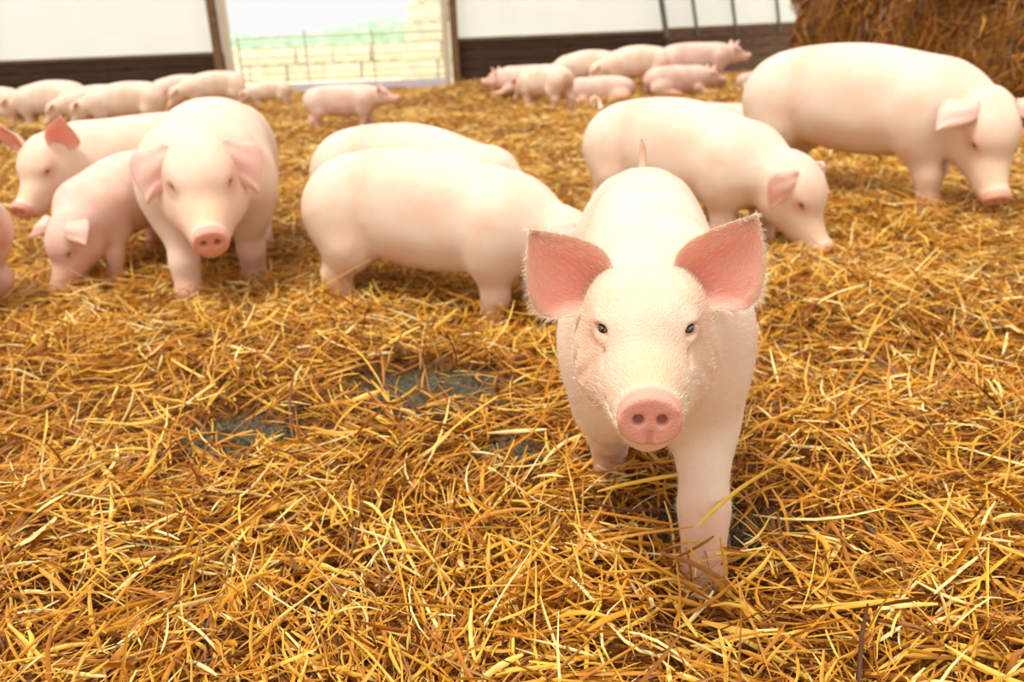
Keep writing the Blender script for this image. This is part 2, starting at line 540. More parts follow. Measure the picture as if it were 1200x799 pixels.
def smoothprof(tab, n=160):
    tab = np.array(tab, float); x = tab[:, 0]
    xs_ = np.linspace(x[0], x[-1], n); out = [xs_]
    for j in range(1, tab.shape[1]):
        y = tab[:, j]; mth = np.gradient(y, x)
        i = np.clip(np.searchsorted(x, xs_) - 1, 0, len(x) - 2)
        h_ = x[i + 1] - x[i]; t = (xs_ - x[i]) / h_
        v = (2 * t**3 - 3 * t**2 + 1) * y[i] + (t**3 - 2 * t**2 + t) * h_ * mth[i] + (-2 * t**3 + 3 * t**2) * y[i + 1] + (t**3 - t**2) * h_ * mth[i + 1]
        out.append(v)
    return np.array(out)


#          x     top   bot   halfwidth
TORSO = smoothprof([(-.60, .50, .47, .02), (-.585, .57, .43, .065), (-.55, .625, .40, .105), (-.48, .672, .36, .148), (-.38, .700, .32, .172),
                    (-.24, .718, .272, .182), (-.02, .722, .238, .196), (.14, .715, .242, .194), (.30, .705, .270, .182), (.40, .69, .30, .172), (.48, .66, .35, .145), (.54, .60, .42, .09)])
#          u    top    bot   halfwidth
HEADP = smoothprof([(-.05, .06, -.10, .085), (.0, .095, -.13, .104), (.06, .105, -.145, .115), (.12, .096, -.142, .112), (.17, .076, -.122, .096),
                    (.22, .055, -.098, .078), (.27, .042, -.078, .062), (.31, .039, -.062, .051), (.345, .041, -.050, .046), (.365, .041, -.044, .044)])


def loft(P, prof, egg=0.0, ex=2.3):
    x = P[:, 0]; xc = np.clip(x, prof[0, 0], prof[0, -1])
    top = np.interp(xc, prof[0], prof[1]); bot = np.interp(xc, prof[0], prof[2]); hw = np.interp(xc, prof[0], prof[3])
    zc = (top + bot) / 2; rz = (top - bot) / 2
    vn = (P[:, 2] - zc) / rz
    if egg: hw = hw * (1 - egg * np.clip(vn, -1, 1))
    q = (np.abs(P[:, 1] / hw) ** ex + np.abs(vn) ** ex) ** (1 / ex)
    d = (q - 1) * np.minimum(hw, rz)
    out = np.abs(x - xc)
    return np.where(out > 0, np.sqrt(np.maximum(d, 0) ** 2 + out ** 2) + np.minimum(d, 0) * 0, d)


def head_frame(sp):
    pt, yw, rl = [math.radians(sp.get(k, 0)) for k in ('hp', 'hy', 'hr')]
    Mx = Matrix.Rotation(yw, 3, 'Z') @ Matrix.Rotation(pt, 3, 'Y') @ Matrix.Rotation(rl, 3, 'X')
    return np.array(Mx), np.array(sp.get('ho', (.50, 0, .56)), float)   # columns = head axes; pitch>0 looks down


LEGS = dict(
    stand=dict(
        fr=[[(.33, .10, .47), .130], [(.32, .120, .32), .092], [(.345, .115, .18), .054], [(.340, .112, .07), .043], [(.36, .112, .0), .043]],
        hi=[[(-.42, .09, .47), .155], [(-.375, .125, .34), .116], [(-.49, .125, .21), .062], [(-.470, .12, .07), .045], [(-.45, .12, .0), .044]]),
)


def leg_chain(kind, side, foot_dx=0, foot_dz=0, knee=0):
    J = LEGS['stand'][kind]; out = []
    for i, (p, r) in enumerate(J):
        t = [0, .2, .62, .92, 1][i]
        out.append(((p[0] + foot_dx * t + (knee if i == 2 else knee * .5 if i == 1 else 0), p[1] * side, p[2] + foot_dz * (t if i > 1 else 0)), r))
    return out


def pig_sdf(sp):
    Rm, ho = head_frame(sp)
    bend = sp.get('bend', 0.0); fat = sp.get('fat', 1.0); hs = sp.get('hs', 1.0); lying = sp.get('lying', False)
    feet = sp.get('feet', {})
    detail = sp.get('detail', 0); droop = sp.get('droop', 0); st = sp.get('stance', 1.0); lr = sp.get('legr', 1.0)

    def fn(P0):
        P = P0.copy(); P[:, 1] = P[:, 1] - bend * P[:, 0] ** 2
        Q = P.copy()
        Q[:, 1] /= fat
        if droop: Q[:, 2] += droop * np.maximum(Q[:, 0] + .1, 0) ** 2 * np.clip((P[:, 2] - .2) / .3, 0, 1)
        if lying: Q[:, 2] = Q[:, 2] + .23
        sg = sp.get('sag', 0)
        d = loft(Q, TORSO, .06)
        # shoulder and ham masses
        for s in (-1, 1):
            if not lying:
                d = smin(d, ellip(Q, (-.41, s * .095, .46), (.155, .108, .20)), .035)
                d = smin(d, ellip(Q, (.325, s * .105, .45), (.115, .105, .18)), .035)
                for kind in ('fr', 'hi'):
                    fx, fz, kn = feet.get((kind, s), (0, 0, 0))
                    ch = leg_chain(kind, s * st, fx, fz, kn)
                    L_ = None
                    for (a, ra), (b_, rb) in zip(ch[:-1], ch[1:]):
                        ra, rb = ra * lr, rb * lr
                        c = capsule(P, a, b_, ra, rb, .82 if ra > .07 else 1)
                        L_ = c if L_ is None else smin(L_, c, .03)
                    d = smin(d, L_, .045)
            else:
                d = smin(d, ellip(P, (-.33, s * .15, .14), (.20, .09, .14)), .05)
                d = smin(d, capsule(P, (-.28, s * .19, .07), (-.05, s * .23, .045), .06, .04), .04)
                d = smin(d, capsule(P, (.30, s * .15, .12), (.42, s * .17, .05), .08, .045), .05)
                d = smin(d, capsule(P, (.42, s * .17, .05), (.60, s * .16, .035), .045, .035), .03)
        # neck
        hp = (P - ho) @ Rm / hs
        nb = ho + Rm @ np.array([.03, 0, -.02]) * hs
        nk = (.36, 0, (.50 if not lying else .27) - droop * .18)
        d = smin(d, capsule(P, nk, nb, .165, .112 * hs, .95), .10)
        # skin folds behind the shoulder and at the flank, neck crease behind the jowl
        if not lying:
            for s in (-1, 1):
                d = smax(d, -capsule(Q, (.215, s * .222, .30), (.235, s * .222, .44), .022, .010), .03)
                d = smax(d, -capsule(Q, (-.255, s * .205, .30), (-.235, s * .205, .42), .022, .010), .03)
        # head
        hd = loft(hp, HEADP, .16)
        hd = smin(hd, ellip(hp, (.09, 0, -.065), (.11, .116, .085)), .04)     # jowls
        hd = smin(hd, capsule(hp, (.12, 0, -.088), (.312, 0, -.060), .062, .030, 1.25), .03)  # jaw
        hd = smin(hd, ellip(hp, (.10, 0, .055), (.10, .085, .055)), .05)
        disc = np.maximum(np.sqrt((hp[:, 1] / 1.10) ** 2 + (hp[:, 2] - .003) ** 2) - .037, np.abs(hp[:, 0] - .357) - .012)
        hd = smin(hd, disc - .006, .012)
        for s in (-1, 1):
            hd = smin(hd, ellip(hp, (.150, s * .061, .048), (.036, .022, .022)), .02)
            if detail:
                hd = smin(hd, ellip(hp, (.156, s * .070, .062), (.022, .014, .008)), .008)
                hd = smax(hd, -ellip(hp, (.181, s * .077, .051), (.019, .0155, .0115)), .006)
                hd = smin(hd, ellip(hp, (.168, s * .070, .038), (.022, .011, .005)), .008)
            else:
                hd = smax(hd, -ellip(hp, (.178, s * .084, .048), (.018, .012, .009)), .008)
            # cheek bone hollow, nostril, mouth slit
            hd = smax(hd, -ellip(hp, (.374, s * .0175, .006), (.022, .0085, .0098)), .005)
            if detail:      # mouth, philtrum and the loose folds of the cheek and under the eye
                hd = smax(hd, -capsule(hp, (.205, s * .088, .020), (.150, s * .118, -.060), .0035, .006), .016)
                hd = smax(hd, -capsule(hp, (.120, s * .125, -.010), (.085, s * .120, -.110), .004, .006), .02)
                hd = smax(hd, -capsule(hp, (.190, s * .062, .026), (.215, s * .070, .005), .003, .002), .012)
                hd = smax(hd, -(capsule(hp, (.350, s * .002, -.047), (.305, s * .046, -.048), .0045, .004)), .004)
                hd = smax(hd, -(capsule(hp, (.305, s * .046, -.048), (.255, s * .066, -.034), .004, .003)), .004)
                hd = smax(hd, -capsule(hp, (.372, 0, -.018), (.372, 0, -.045), .002, .003), .006)
        d2 = smin(d * 1.0, hd * hs, .04)
        return d2
    return fn, Rm, ho, hs, bend


def pig_mask(V, sp, Rm, ho, hs, bend):
    P = V.copy(); P[:, 1] -= bend * P[:, 0] ** 2
    hp = (P - ho) @ Rm / hs
    def blob(c, r, s=1.0):
        return np.clip(1.4 - 1.4 * s * np.sqrt((((hp - np.array(c)) / np.array(r)) ** 2).sum(1)), 0, 1)
    pink = np.zeros(len(V)); dark = np.zeros(len(V)); tan = np.zeros(len(V))
    pink = np.maximum(pink, .75 * np.clip((hp[:, 0] - .335) / .018, 0, 1) * (np.abs(hp[:, 1]) < .09) * (hp[:, 2] > -.046) * (hp[:, 2] < .08))
    for s in (-1, 1):
        pink = np.maximum(pink, .42 * blob((.165, s * .078, .046), (.050, .04, .036)))
        dark = np.maximum(dark, .9 * blob((.366, s * .0175, .006), (.014, .0105, .0115)))
        if sp.get('detail'):
            dark = np.maximum(dark, .5 * (capsule(hp, (.350, s * .002, -.047), (.305, s * .046, -.048), .008, .007) < 0))
            dark = np.maximum(dark, .3 * (capsule(hp, (.305, s * .046, -.048), (.255, s * .066, -.034), .006, .004) < 0))
        else:
            dark = np.maximum(dark, .75 * blob((.178, s * .080, .048), (.020, .02, .013)))
            pink = np.maximum(pink, .5 * blob((.165, s * .078, .046), (.065, .05, .05)))
            tan = np.maximum(tan, .35 * blob((.170, s * .078, .044), (.050, .045, .036)))
    low = np.clip((.26 - P[:, 2]) / .2, 0, 1)
    pink = np.maximum(pink, (.28 if not sp.get('lying') else .18) * low)
    pink = np.maximum(pink, .12 * np.clip((hp[:, 0] - .05) / .2, 0, 1) * (hp[:, 0] < .5))
    pink = np.maximum(pink, .3 * np.clip(1 - np.abs(P[:, 0] + .60) / .09, 0, 1) * (np.abs(P[:, 1]) < .07))
    tan = np.maximum(tan, .55 * np.clip((hp[:, 0] - .18) / .1, 0, 1) * np.clip((.34 - hp[:, 0]) / .03, 0, 1) * np.clip((hp[:, 2] - .0) / .03, 0, 1))
    tan = np.maximum(tan, .35 * np.clip((.12 - P[:, 2]) / .1, 0, 1))
    if sp.get('tan_face'):
        nz = .6 + .4 * np.sin(hp[:, 0] * 90 + 2 * np.sin(hp[:, 1] * 70)) * np.sin(hp[:, 1] * 80 + hp[:, 2] * 60)
        tan = np.maximum(tan, sp['tan_face'] * nz * np.clip((hp[:, 0] - .02) / .1, 0, 1) * (hp[:, 0] < .335))
    if sp.get('muzzle_dirt'): 
        tan = np.maximum(tan, sp['muzzle_dirt'] * np.clip((hp[:, 0] - .1) / .15, 0, 1) * (hp[:, 0] < .42))
    return np.stack([pink, dark, tan], 1)


def ear_mesh(sp_e, mat=None, ns=26, nt_=14):
    """leaf shaped cupped ear: length axis +X, width axis Y, front face +Z. bend curls the tip toward the front."""
    Lr = sp_e.get('L', .17); cup = sp_e.get('cup', .028); bendr = math.radians(sp_e.get('bend', 0)); asym = sp_e.get('asym', 1)
    wid = sp_e.get('wid', 1.0)
    s = np.linspace(0, 1, ns)
    A = np.interp(s, [0, .1, .25, .45, .65, .82, .93, 1], [.026, .040, .052, .050, .037, .020, .009, .001]) * wid     # inner, straighter edge
    B_ = np.interp(s, [0, .1, .25, .45, .65, .82, .93, 1], [.026, .058, .090, .094, .072, .042, .019, .001]) * wid   # outer, rounder edge
    for arr in (A, B_):
        k = np.array([1, 2, 1]) / 4
        arr[1:-1] = np.convolve(arr, k, 'same')[1:-1]
    t = np.linspace(-1, 1, nt_)
    grid = np.zeros((ns, nt_, 3)); th = np.zeros((ns, nt_))
    ang = bendr * np.clip(s - .25, 0, 1) / .75
    ds = Lr / (ns - 1); px = np.concatenate([[0], np.cumsum(np.cos((ang[1:] + ang[:-1]) / 2)) * ds]); pz = np.concatenate([[0], np.cumsum(np.sin((ang[1:] + ang[:-1]) / 2)) * ds])
    for i in range(ns):
        for j in range(nt_):
            y = (t[j] * A[i] if t[j] > 0 else t[j] * B_[i]) * 1.0
            c = -cup * (1 - abs(t[j]) ** 1.8) * (1.15 - .85 * s[i]) * (.6 + .4 * min(1, s[i] * 4))
            # funnel at the base: edges roll forward
            roll = .020 * max(0, 1 - s[i] * 3.2) * abs(t[j]) ** 2
            y *= 1 - .25 * max(0, 1 - s[i] * 3.2)
            wv = .0042 * math.sin(11 * s[i] + 5 * t[j]) * (1 - abs(t[j])) + .003 * math.sin(5 * s[i]) * t[j] ** 3
            nx, nz = -math.sin(ang[i]), math.cos(ang[i])
            d = c + roll + wv
            grid[i, j] = (px[i] + nx * d, y * asym, pz[i] + nz * d)
            th[i, j] = .0065 * (1 - .8 * abs(t[j]) ** 3) * (1 - .7 * s[i]) + .0008
    du = np.gradient(grid, axis=0); dv = np.gradient(grid, axis=1)
    nn = np.cross(du, dv); nn /= np.linalg.norm(nn, axis=2)[..., None] + 1e-9
    if asym < 0: nn = -nn
    back = grid - nn * th[..., None]
    V = np.concatenate([grid.reshape(-1, 3), back.reshape(-1, 3)])
    N_ = ns * nt_; F = []
    fl = asym > 0
    for i in range(ns - 1):
        for j in range(nt_ - 1):
            q = [i * nt_ + j, (i + 1) * nt_ + j, (i + 1) * nt_ + j + 1, i * nt_ + j + 1]
            F.append(q if fl else q[::-1])
            r_ = [N_ + k for k in q]; F.append(r_[::-1] if fl else r_)
    rim = [(0, j) for j in range(nt_)] + [(i, nt_ - 1) for i in range(1, ns)] + [(ns - 1, j) for j in range(nt_ - 2, -1, -1)] + [(i, 0) for i in range(ns - 2, 0, -1)]
    ids = [i * nt_ + j for i, j in rim]
    for a, b_ in zip(ids, ids[1:] + ids[:1]):
        q = [a, b_, b_ + N_, a + N_]
        F.append(q if fl else q[::-1])
    SS, TT = np.meshgrid(s, t, indexing='ij')
    inner = (1 - .55 * np.abs(TT) ** 2) * np.clip(SS * 3 + .35, 0, 1) * (1 - .35 * SS) * sp_e.get('pink', .75)
    dk = .55 * np.clip(1 - SS * 4.2, 0, 1) * (1 - TT ** 2)
    vein = .10 * (np.sin(TT * 9 + SS * 3) > .75)
    mk = np.zeros((2 * N_, 3)); mk[:N_, 0] = (inner + vein * inner).ravel(); mk[:N_, 1] = dk.ravel() * sp_e.get('hole', 1)
    mk[N_:, 0] = .18
    return V, np.array(F), mk


def frame_from(xdir, zdir):
    x = np.array(xdir, float); x /= np.linalg.norm(x)
    z = np.array(zdir, float); z -= x * (z @ x); z /= np.linalg.norm(z)
    return np.stack([x, np.cross(z, x), z], 1)


def uv_sphere(r, n=12, m_=16):
    V = []; F = []
    for i in range(n + 1):
        a = math.pi * i / n
        for j in range(m_):
            b_ = 2 * math.pi * j / m_
            V.append((r * math.sin(a) * math.cos(b_), r * math.sin(a) * math.sin(b_), r * math.cos(a)))
    for i in range(n):
        for j in range(m_):
            F.append((i * m_ + j, i * m_ + (j + 1) % m_, (i + 1) * m_ + (j + 1) % m_, (i + 1) * m_ + j)[::-1])
    return np.array(V), np.array(F)


def build_pig(sp, label, group=None):
    root = link('pig', None)
    tag(root, label, 'pig', group)
    h = sp.get('res', .012)
    fn, Rm, ho, hs, bend = pig_sdf(sp)
    tip = ho + Rm @ np.array([.42, 0, 0]) * hs
    lo = np.minimum((-.70, -.32, -.06), tip - .16); hi = np.maximum((.70, .32, .80), tip + .16)
    hi = np.maximum(hi, ho + .16)
    V, F = sdf_mesh(fn, lo, hi, h)
    mk = pig_mask(V, sp, Rm, ho, hs, bend)
    mat = M_SKINP if sp.get('rosy') else M_SKIN
    body = link('body', np_mesh('pig_body', V, F, mat, True, mk), root)

    def warp(Vw):
        Vw = Vw.copy(); Vw[:, 1] += bend * Vw[:, 0] ** 2; return Vw
    tohead = lambda A: warp((np.asarray(A) * hs) @ Rm.T + ho)
    ears = sp.get('ears', {})
    for s in (-1, 1):                       # s=+1 the pig's left
        e = dict(base=(.045, .085, .085), dir=(.15, .75, .65), face=(.9, .15, -.1), L=.17)
        e.update(ears.get('both', {})); e.update(ears.get(s, {}))
        e['asym'] = s * e.get('flip', 1)
        Ve, Fe, me_ = ear_mesh(e)
        b0, xd, zd = [np.array(v, float) * np.array([1, s, 1]) for v in (e['base'], e['dir'], e['face'])]
        Fm = frame_from(xd, zd)
        if True:
            Ve = Ve @ Fm.T + b0 - Fm[:, 0] * .012
        eo = link('ear', np_mesh('pig_ear', tohead(Ve), Fe, M_EAR, True, me_), root)
        if not sp.get('noeye'):
            Vs, Fs = uv_sphere(.0118, 10, 14)
            Vs = Vs + np.array([.1650, s * .0675, .0495])
            link('eye', np_mesh('pig_eye', tohead(Vs), Fs, M_EYE), root)
    # tail: a tapering curl
    tl = sp.get('tail', 'down')
    tz = .60 - (.23 if sp.get('lying') else 0)
    tp = []
    rad = np.linspace(.013, .005, 26)
    if tl == 'up':
        for i in range(26):
            t = i / 25; tp.append((-.548 - .030 * math.sin(t * 2.2), .006 * math.sin(3 * t), tz + .03 + .118 * t))
        rad = np.interp(np.linspace(0, 1, 26), [0, .3, .85, 1], [.018, .0125, .0085, .003])
    elif tl == 'down':
        for i in range(26):
            t = i / 25; tp.append((-.565 - .035 * math.sin(t * 2.6), .012 * math.sin(5 * t), tz - .01 - .17 * t * t))
    else:
        for i in range(26):
            t = i / 25; a = t * 7.3
            rr = .032 * (1 - .35 * t)
            tp.append((-.575 - .05 * min(1, t * 4) - .012 * t * 2, rr * math.sin(a) * 1.0 * min(1, 4 * t) + .01, tz + .045 + .02 * t + rr * (1 - math.cos(a))))
    Vt, Ft = tube(warp(np.array(tp)), rad, 8)
    mkt = np.zeros((len(Vt), 3)); mkt[:, 0] = .28
    if tl == 'up': mkt[:, 0] = .5; mkt[:, 2] = .35
    link('tail', np_mesh('pig_tail', Vt, Ft[:, ::-1], mat, True, mkt), root)
    # cloven hooves
    if not sp.get('lying'):
        for s in (-1, 1):
            for kind in ('fr', 'hi'):
                fx, fz, kn = sp.get('feet', {}).get((kind, s), (0, 0, 0))
                c = leg_chain(kind, s * sp.get('stance', 1.0), fx, fz, kn)[-1][0]
                Vh = []; Fh = []
                for q in (-1, 1):
                    Vs, Fs = uv_sphere(1, 6, 8)
                    Vs = Vs * np.array([.036, .019, .026]) + np.array([c[0] + .02, c[1] + q * .018, c[2] - .022])
                    Fh.append(Fs + (len(Vs) if q > 0 else 0)); Vh.append(Vs)
                link('hoof', np_mesh('pig_hoof', warp(np.concatenate(Vh)), np.concatenate(Fh), M_HOOF), root)
    z = float(H(sp['loc'][0], sp['loc'][1])) + sp.get('dz', 0)
    root.location = (sp['loc'][0], sp['loc'][1], z)
    root.rotation_euler = (math.radians(sp.get('tx', 0)), math.radians(sp.get('ty', 0)), math.radians(sp['rz']))
    root.scale = (sp['sc'],) * 3
    return root, dict(Rm=Rm, ho=ho, hs=hs, tohead=tohead, V=V, F=F)


def copy_pig(src, sp, label, group=None):
    r_ = src.copy(); COL.objects.link(r_)
    for ch in list(src.children):
        c = ch.copy(); COL.objects.link(c); c.parent = r_
    z = float(H(sp['loc'][0], sp['loc'][1])) + sp.get('dz', 0)
    r_.location = (sp['loc'][0], sp['loc'][1], z)
    r_.rotation_euler = (0, math.radians(sp.get('ty', 0)), math.radians(sp['rz']))
    r_.scale = (sp['sc'],) * 3
    r_['label'] = label
    if group: r_['group'] = group
    elif 'group' in r_: del r_['group']
    return r_


# ------------------------------------------------------------------ building shell
def board_wall(name, x0, y0, x1, y1, top, mat, nplank=5, film=None, mats=None):
    L = math.hypot(x1 - x0, y1 - y0); a = math.atan2(y1 - y0, x1 - x0)
    # recessed backing sill is the wall itself, planks nailed in front of it
    wo = link(name, boxes_mesh(name, [(L / 2, .04, top / 2 - .1, L, .03, top + .16)], M_PLANK), None, (x0, y0, 0), (0, 0, a)); wo['kind'] = 'structure'
    ph = (top + .1) / nplank
    nseg = max(1, round(L / 2.4))
    me = boxes_mesh('plank', [(0, 0, 0, L / nseg - .012, .04, ph - .016)], mat)
    for i in range(nplank):
        for k in range(nseg):
            o = link('plank', me, wo, ((k + .5) * L / nseg, random.uniform(-.008, .006), -.1 + (i + .5) * ph), (random.uniform(-.02, .02), 0, 0))
    if film is not None:
        V = []; F = []; nx = 24; nz = 10
        for i in range(nx + 1):
            for j in range(nz + 1):
                u = i / nx; v = j / nz
                V.append((u * L + film.get('lean', 0) * v * 2.4, .03 + .025 * math.sin(9 * u * L + 2 * v) * math.sin(math.pi * v) + film.get('in', 0) * v * v, top - .03 + v * 2.4))
        for i in range(nx):
            for j in range(nz):
                q = i * (nz + 1) + j; F.append((q, q + nz + 1, q + nz + 2, q + 1))
        link('plastic_sheet', np_mesh('plastic_sheet', V, F, M_FILM), wo)
        link('top_rail', boxes_mesh('top_rail', [(L / 2, -.01, top + .02, L, .07, .05)], M_POST), wo)
    return wo


TOP = .84
wl = board_wall('wall_left', -13.0, 18.7, -5.72, 18.7, TOP - .03, M_PLANK, 4, dict())
wb = board_wall('wall_back', -.98, 18.7, 3.35, 18.2, TOP + .04, M_PLANK, 5, dict())
wr = board_wall('wall_right', 3.35, 18.2, 11.5, 22.6, TOP + .07, M_PLANK2, 5, dict(lean=-.20))


def post(x, y, w_, d_, h_, mat, name='post', wall=None):
    me = boxes_mesh(name, [(0, 0, h_ / 2, w_, d_, h_)], mat)
    o = link(name, me, None, (x, y, -.1))
    o['kind'] = 'structure'
    return o


post(-5.80, 18.62, .16, .14, 3.3, M_POST, 'trim_1')
post(-5.60, 18.66, .16, .10, 3.3, M_JAMB, 'trim_2')
post(-1.10, 18.62, .13, .14, 3.3, M_JAMB, 'trim_3')
post(-.92, 18.60, .15, .14, 3.3, M_POST, 'trim_4')
# steel hoops of the tunnel along the right wall
aw = math.atan2(22.6 - 18.2, 11.5 - 3.35)
for i, s_ in enumerate((0.0, .80, 1.85, 3.10, 4.5, 6.1, 7.7)):
    pts = []
    for k in range(9):
        v = k / 8
        pts.append((s_ - .20 * v * 2.4 - .25 * v * v, -.03, .78 + v * 2.4))
    Vh, Fh = tube(pts, .055 if i == 0 else .035, 8)
    link('hoop', np_mesh('hoop', Vh, Fh, M_HOOP), wr)
for s_ in (2.35, ):
    pts = [(s_ - .5 * math.sin(v * .8), -.03, TOP + v * 2.4) for v in np.linspace(0, 1, 9)]
    pts = [(s_ + .14 + .30 * v + .25 * v * v, -.03, TOP + v * 2.4) for v in np.linspace(0, 1, 9)]
    Vh, Fh = tube(pts, .04, 8)
    link('hoop', np_mesh('hoop', Vh, Fh, M_JAMB), wl)
kerb = link('baseboard_back', boxes_mesh('baseboard_back', [(-3.35, 18.72, .04, 4.5, .14, .22)], M_KERB)); kerb['kind'] = 'structure'
# yard outside
yard = link('yard', boxes_mesh('yard', [(0, 49, -.15, 120, 60, .1)], M_YARD)); yard['kind'] = 'structure'
hedge_root = link('hedge', None, None, (0, 60, 0)); tag(hedge_root, 'pale green hedge line far beyond the open doorway', 'hedge')
V = []; F = []
nx = 120
for i in range(nx + 1):
    x = -34 + i * .5
    hh = 1.35 + .5 * math.sin(i * .21) * math.sin(i * .07 + 1) + random.uniform(-.12, .12)
    for (dy, z) in ((-1.2, -.2), (-1.1, hh * .7), (-.4, hh), (.4, hh), (1.1, hh * .7), (1.2, -.2)):
        V.append((x, dy + random.uniform(-.2, .2), z))
for i in range(nx):
    for j in range(5):
        q = i * 6 + j; F.append((q, q + 6, q + 7, q + 1))
link('foliage', np_mesh('hedge_foliage', V, F, M_HEDGE), hedge_root)

# bales outside
def bale_mesh(lx=1.05, ly=.7, lz=.475):
    V = []; F = []; n = 5
    def face(o, u, v):
        b0 = len(V)
        for i in range(n + 1):
            for j in range(n + 1):
                p_ = np.array(o) + np.array(u) * i / n + np.array(v) * j / n
                q = p_ / np.array([lx / 2, ly / 2, lz / 2]); k = (np.abs(q) ** 18).sum() ** (1 / 18)
                p_ = p_ / max(k, 1e-6) * 1.0
                V.append(p_ + np.sin(p_[[1, 2, 0]] * 17) * .012)
        for i in range(n):
            for j in range(n):
                a = b0 + i * (n + 1) + j; F.append((a, a + n + 1, a + n + 2, a + 1))
    x, y, z = lx / 2, ly / 2, lz / 2
    face((-x, -y, -z), (lx, 0, 0), (0, 0, lz)); face((x, y, -z), (-lx, 0, 0), (0, 0, lz))
    face((-x, y, -z), (0, -ly, 0), (0, 0, lz)); face((x, -y, -z), (0, ly, 0), (0, 0, lz))
    face((-x, -y, z), (lx, 0, 0), (0, ly, 0)); face((-x, y, -z), (lx, 0, 0), (0, -ly, 0))
    return np_mesh('straw_bale', V, F, M_BALE)


BM = bale_mesh()
nth = ['first', 'second', 'third', 'fourth', 'fifth']
rows = ['bottom', 'second', 'third', 'fourth', 'fifth', 'sixth']
k = 0
for r_ in range(2):
    for c_ in range(5):
        o = link('straw_bale', BM, None, (-7.6 + c_ * 1.052 + (.3 if r_ else 0), 25.6 + random.uniform(-.1, .1), .13 + r_ * .47), (0, 0, random.uniform(-.04, .04)))
        tag(o, 'pale straw bale outside, %s from left in the %s row of the low wall' % (nth[c_], ('bottom', 'top')[r_]), 'bale', 'straw bales in the low wall outside')
for r_ in range(6):
    for c_ in range(2):
        o = link('straw_bale', BM, None, (-2.2 + c_ * 1.052 + .12 * r_, 24.2 + random.uniform(-.06, .06), .13 + r_ * .47), (0, 0, random.uniform(-.04, .04)))
        tag(o, 'pale straw bale outside, %s one in the %s layer of the tall stack' % (('left', 'right')[c_], rows[r_]), 'bale', 'straw bales in the tall stack outside')
# gate across the opening
g = link('field_gate', None, None, (-3.35, 19.6, -.1)); tag(g, 'thin tubular metal gate standing across the open doorway', 'gate')
for zz, rr in ((1.18, .022), (.98, .014), (.78, .014), (.60, .014), (.44, .014), (.30, .014), (.16, .014)):
    Vt, Ft = tube([(-2.3, 0, zz), (0, 0, zz), (2.2, 0, zz)], rr, 8)
    link('rail', np_mesh('rail', Vt, Ft, M_METAL), g)
for xx_ in (-2.3, -.85, .6, 2.2):
    Vt, Ft = tube([(xx_, 0, 0), (xx_, 0, .6), (xx_, 0, 1.3)], .018, 8)
    link('upright', np_mesh('upright', Vt, Ft, M_METAL), g)

# ------------------------------------------------------------------ straw heap, right
hc = np.array([7.05, 10.4]); 
def heap_pt(th, ph):
    # superellipsoid dome
    e1, e2 = .45, .8
    cz = np.sign(np.cos(ph)) * np.abs(np.cos(ph)) ** e1; sz = np.abs(np.sin(ph)) ** e1
    cx = np.sign(np.cos(th)) * np.abs(np.cos(th)) ** e2; cy = np.sign(np.sin(th)) * np.abs(np.sin(th)) ** e2
    lump = 1 + .045 * np.sin(7 * th + 3 * ph) + .035 * np.sin(13 * th - 9 * ph) + .03 * np.sin(4 * th + 11 * ph)
    flare = 1 + .10 * (1 - sz)
    return np.stack([3.05 * cx * cz * lump * flare, 2.6 * cy * cz * lump * flare, 2.9 * sz * (1 + .03 * np.sin(9 * th)) - .1], -1)
th = np.linspace(0, 2 * math.pi, 121)[:-1]; ph = np.linspace(0, math.pi / 2, 40)
TH, PH = np.meshgrid(th, ph, indexing='ij'); V = heap_pt(TH, PH).reshape(-1, 3)
F = []
for i in range(120):
    for j in range(39):
        F.append((i * 40 + j, ((i + 1) % 120) * 40 + j, ((i + 1) % 120) * 40 + j + 1, i * 40 + j + 1))
heap = link('straw_heap', None, None, (hc[0], hc[1], 0)); tag(heap, 'tall brown heap of straw behind the large pig on the right', 'straw heap')
link('packed_core', np_mesh('heap_core', V, F, M_BED, True, np.zeros((len(V), 3))), heap)
n = 20000
tt = RNG.uniform(math.pi * .75, math.pi * 1.9, n); pp = RNG.uniform(0.0, 1.45, n)
P = heap_pt(tt, pp); e_ = 1e-3
Tu = unit(heap_pt(tt + e_, pp) - P); Tv = unit(heap_pt(tt, pp + e_) - P); N = unit(np.cross(Tu, Tv))
a = RNG.normal(math.pi / 2, .75, n)
T = unit(Tu * np.cos(a)[:, None] + Tv * np.sin(a)[:, None] + N * RNG.normal(0, .25, n)[:, None])
V, F, mk = straw_strips(P + N * RNG.uniform(0, .08, n)[:, None], T, N, RNG.uniform(.12, .42, n), RNG.uniform(.008, .020, n),
                        RNG.normal(.1, .2, n), RNG.normal(0, .3, n), np.zeros(n), (RNG.normal(.22, .2, n)).clip(0, 1), 2, False)
o = link('loose_straw', np_mesh('heap_straw', V, F, M_STRAW, True, mk), heap); o['kind'] = 'stuff'

# ------------------------------------------------------------------ pigs
LOWERED = dict(hp=48, ho=(.53, 0, .44))
hero_sp = dict(loc=(.328, 1.94), rz=-97, sc=1.02, fat=.83, stance=.80, legr=.9, tan_face=.32, res=.0042, detail=1, hp=9, ho=(.49, -.032, .592), hs=.94, dz=-.02, tail='up',
               feet={('fr', 1): (.20, 0, 0), ('fr', -1): (-.28, .05, .03), ('hi', 1): (-.08, 0, 0), ('hi', -1): (.10, 0, 0)},
               ears={1: dict(base=(.050, .074, .058), dir=(-.02, .62, .78), face=(1, .06, .38), L=.192, cup=.036, wid=1.12, pink=.95),
                     -1: dict(base=(.050, .074, .058), dir=(.0, .74, .72), face=(1, .06, .38), L=.186, cup=.036, wid=1.12, pink=.95)})
hero, HI = build_pig(hero_sp, 'young pink pig in the foreground walking to the camera with upright ears')


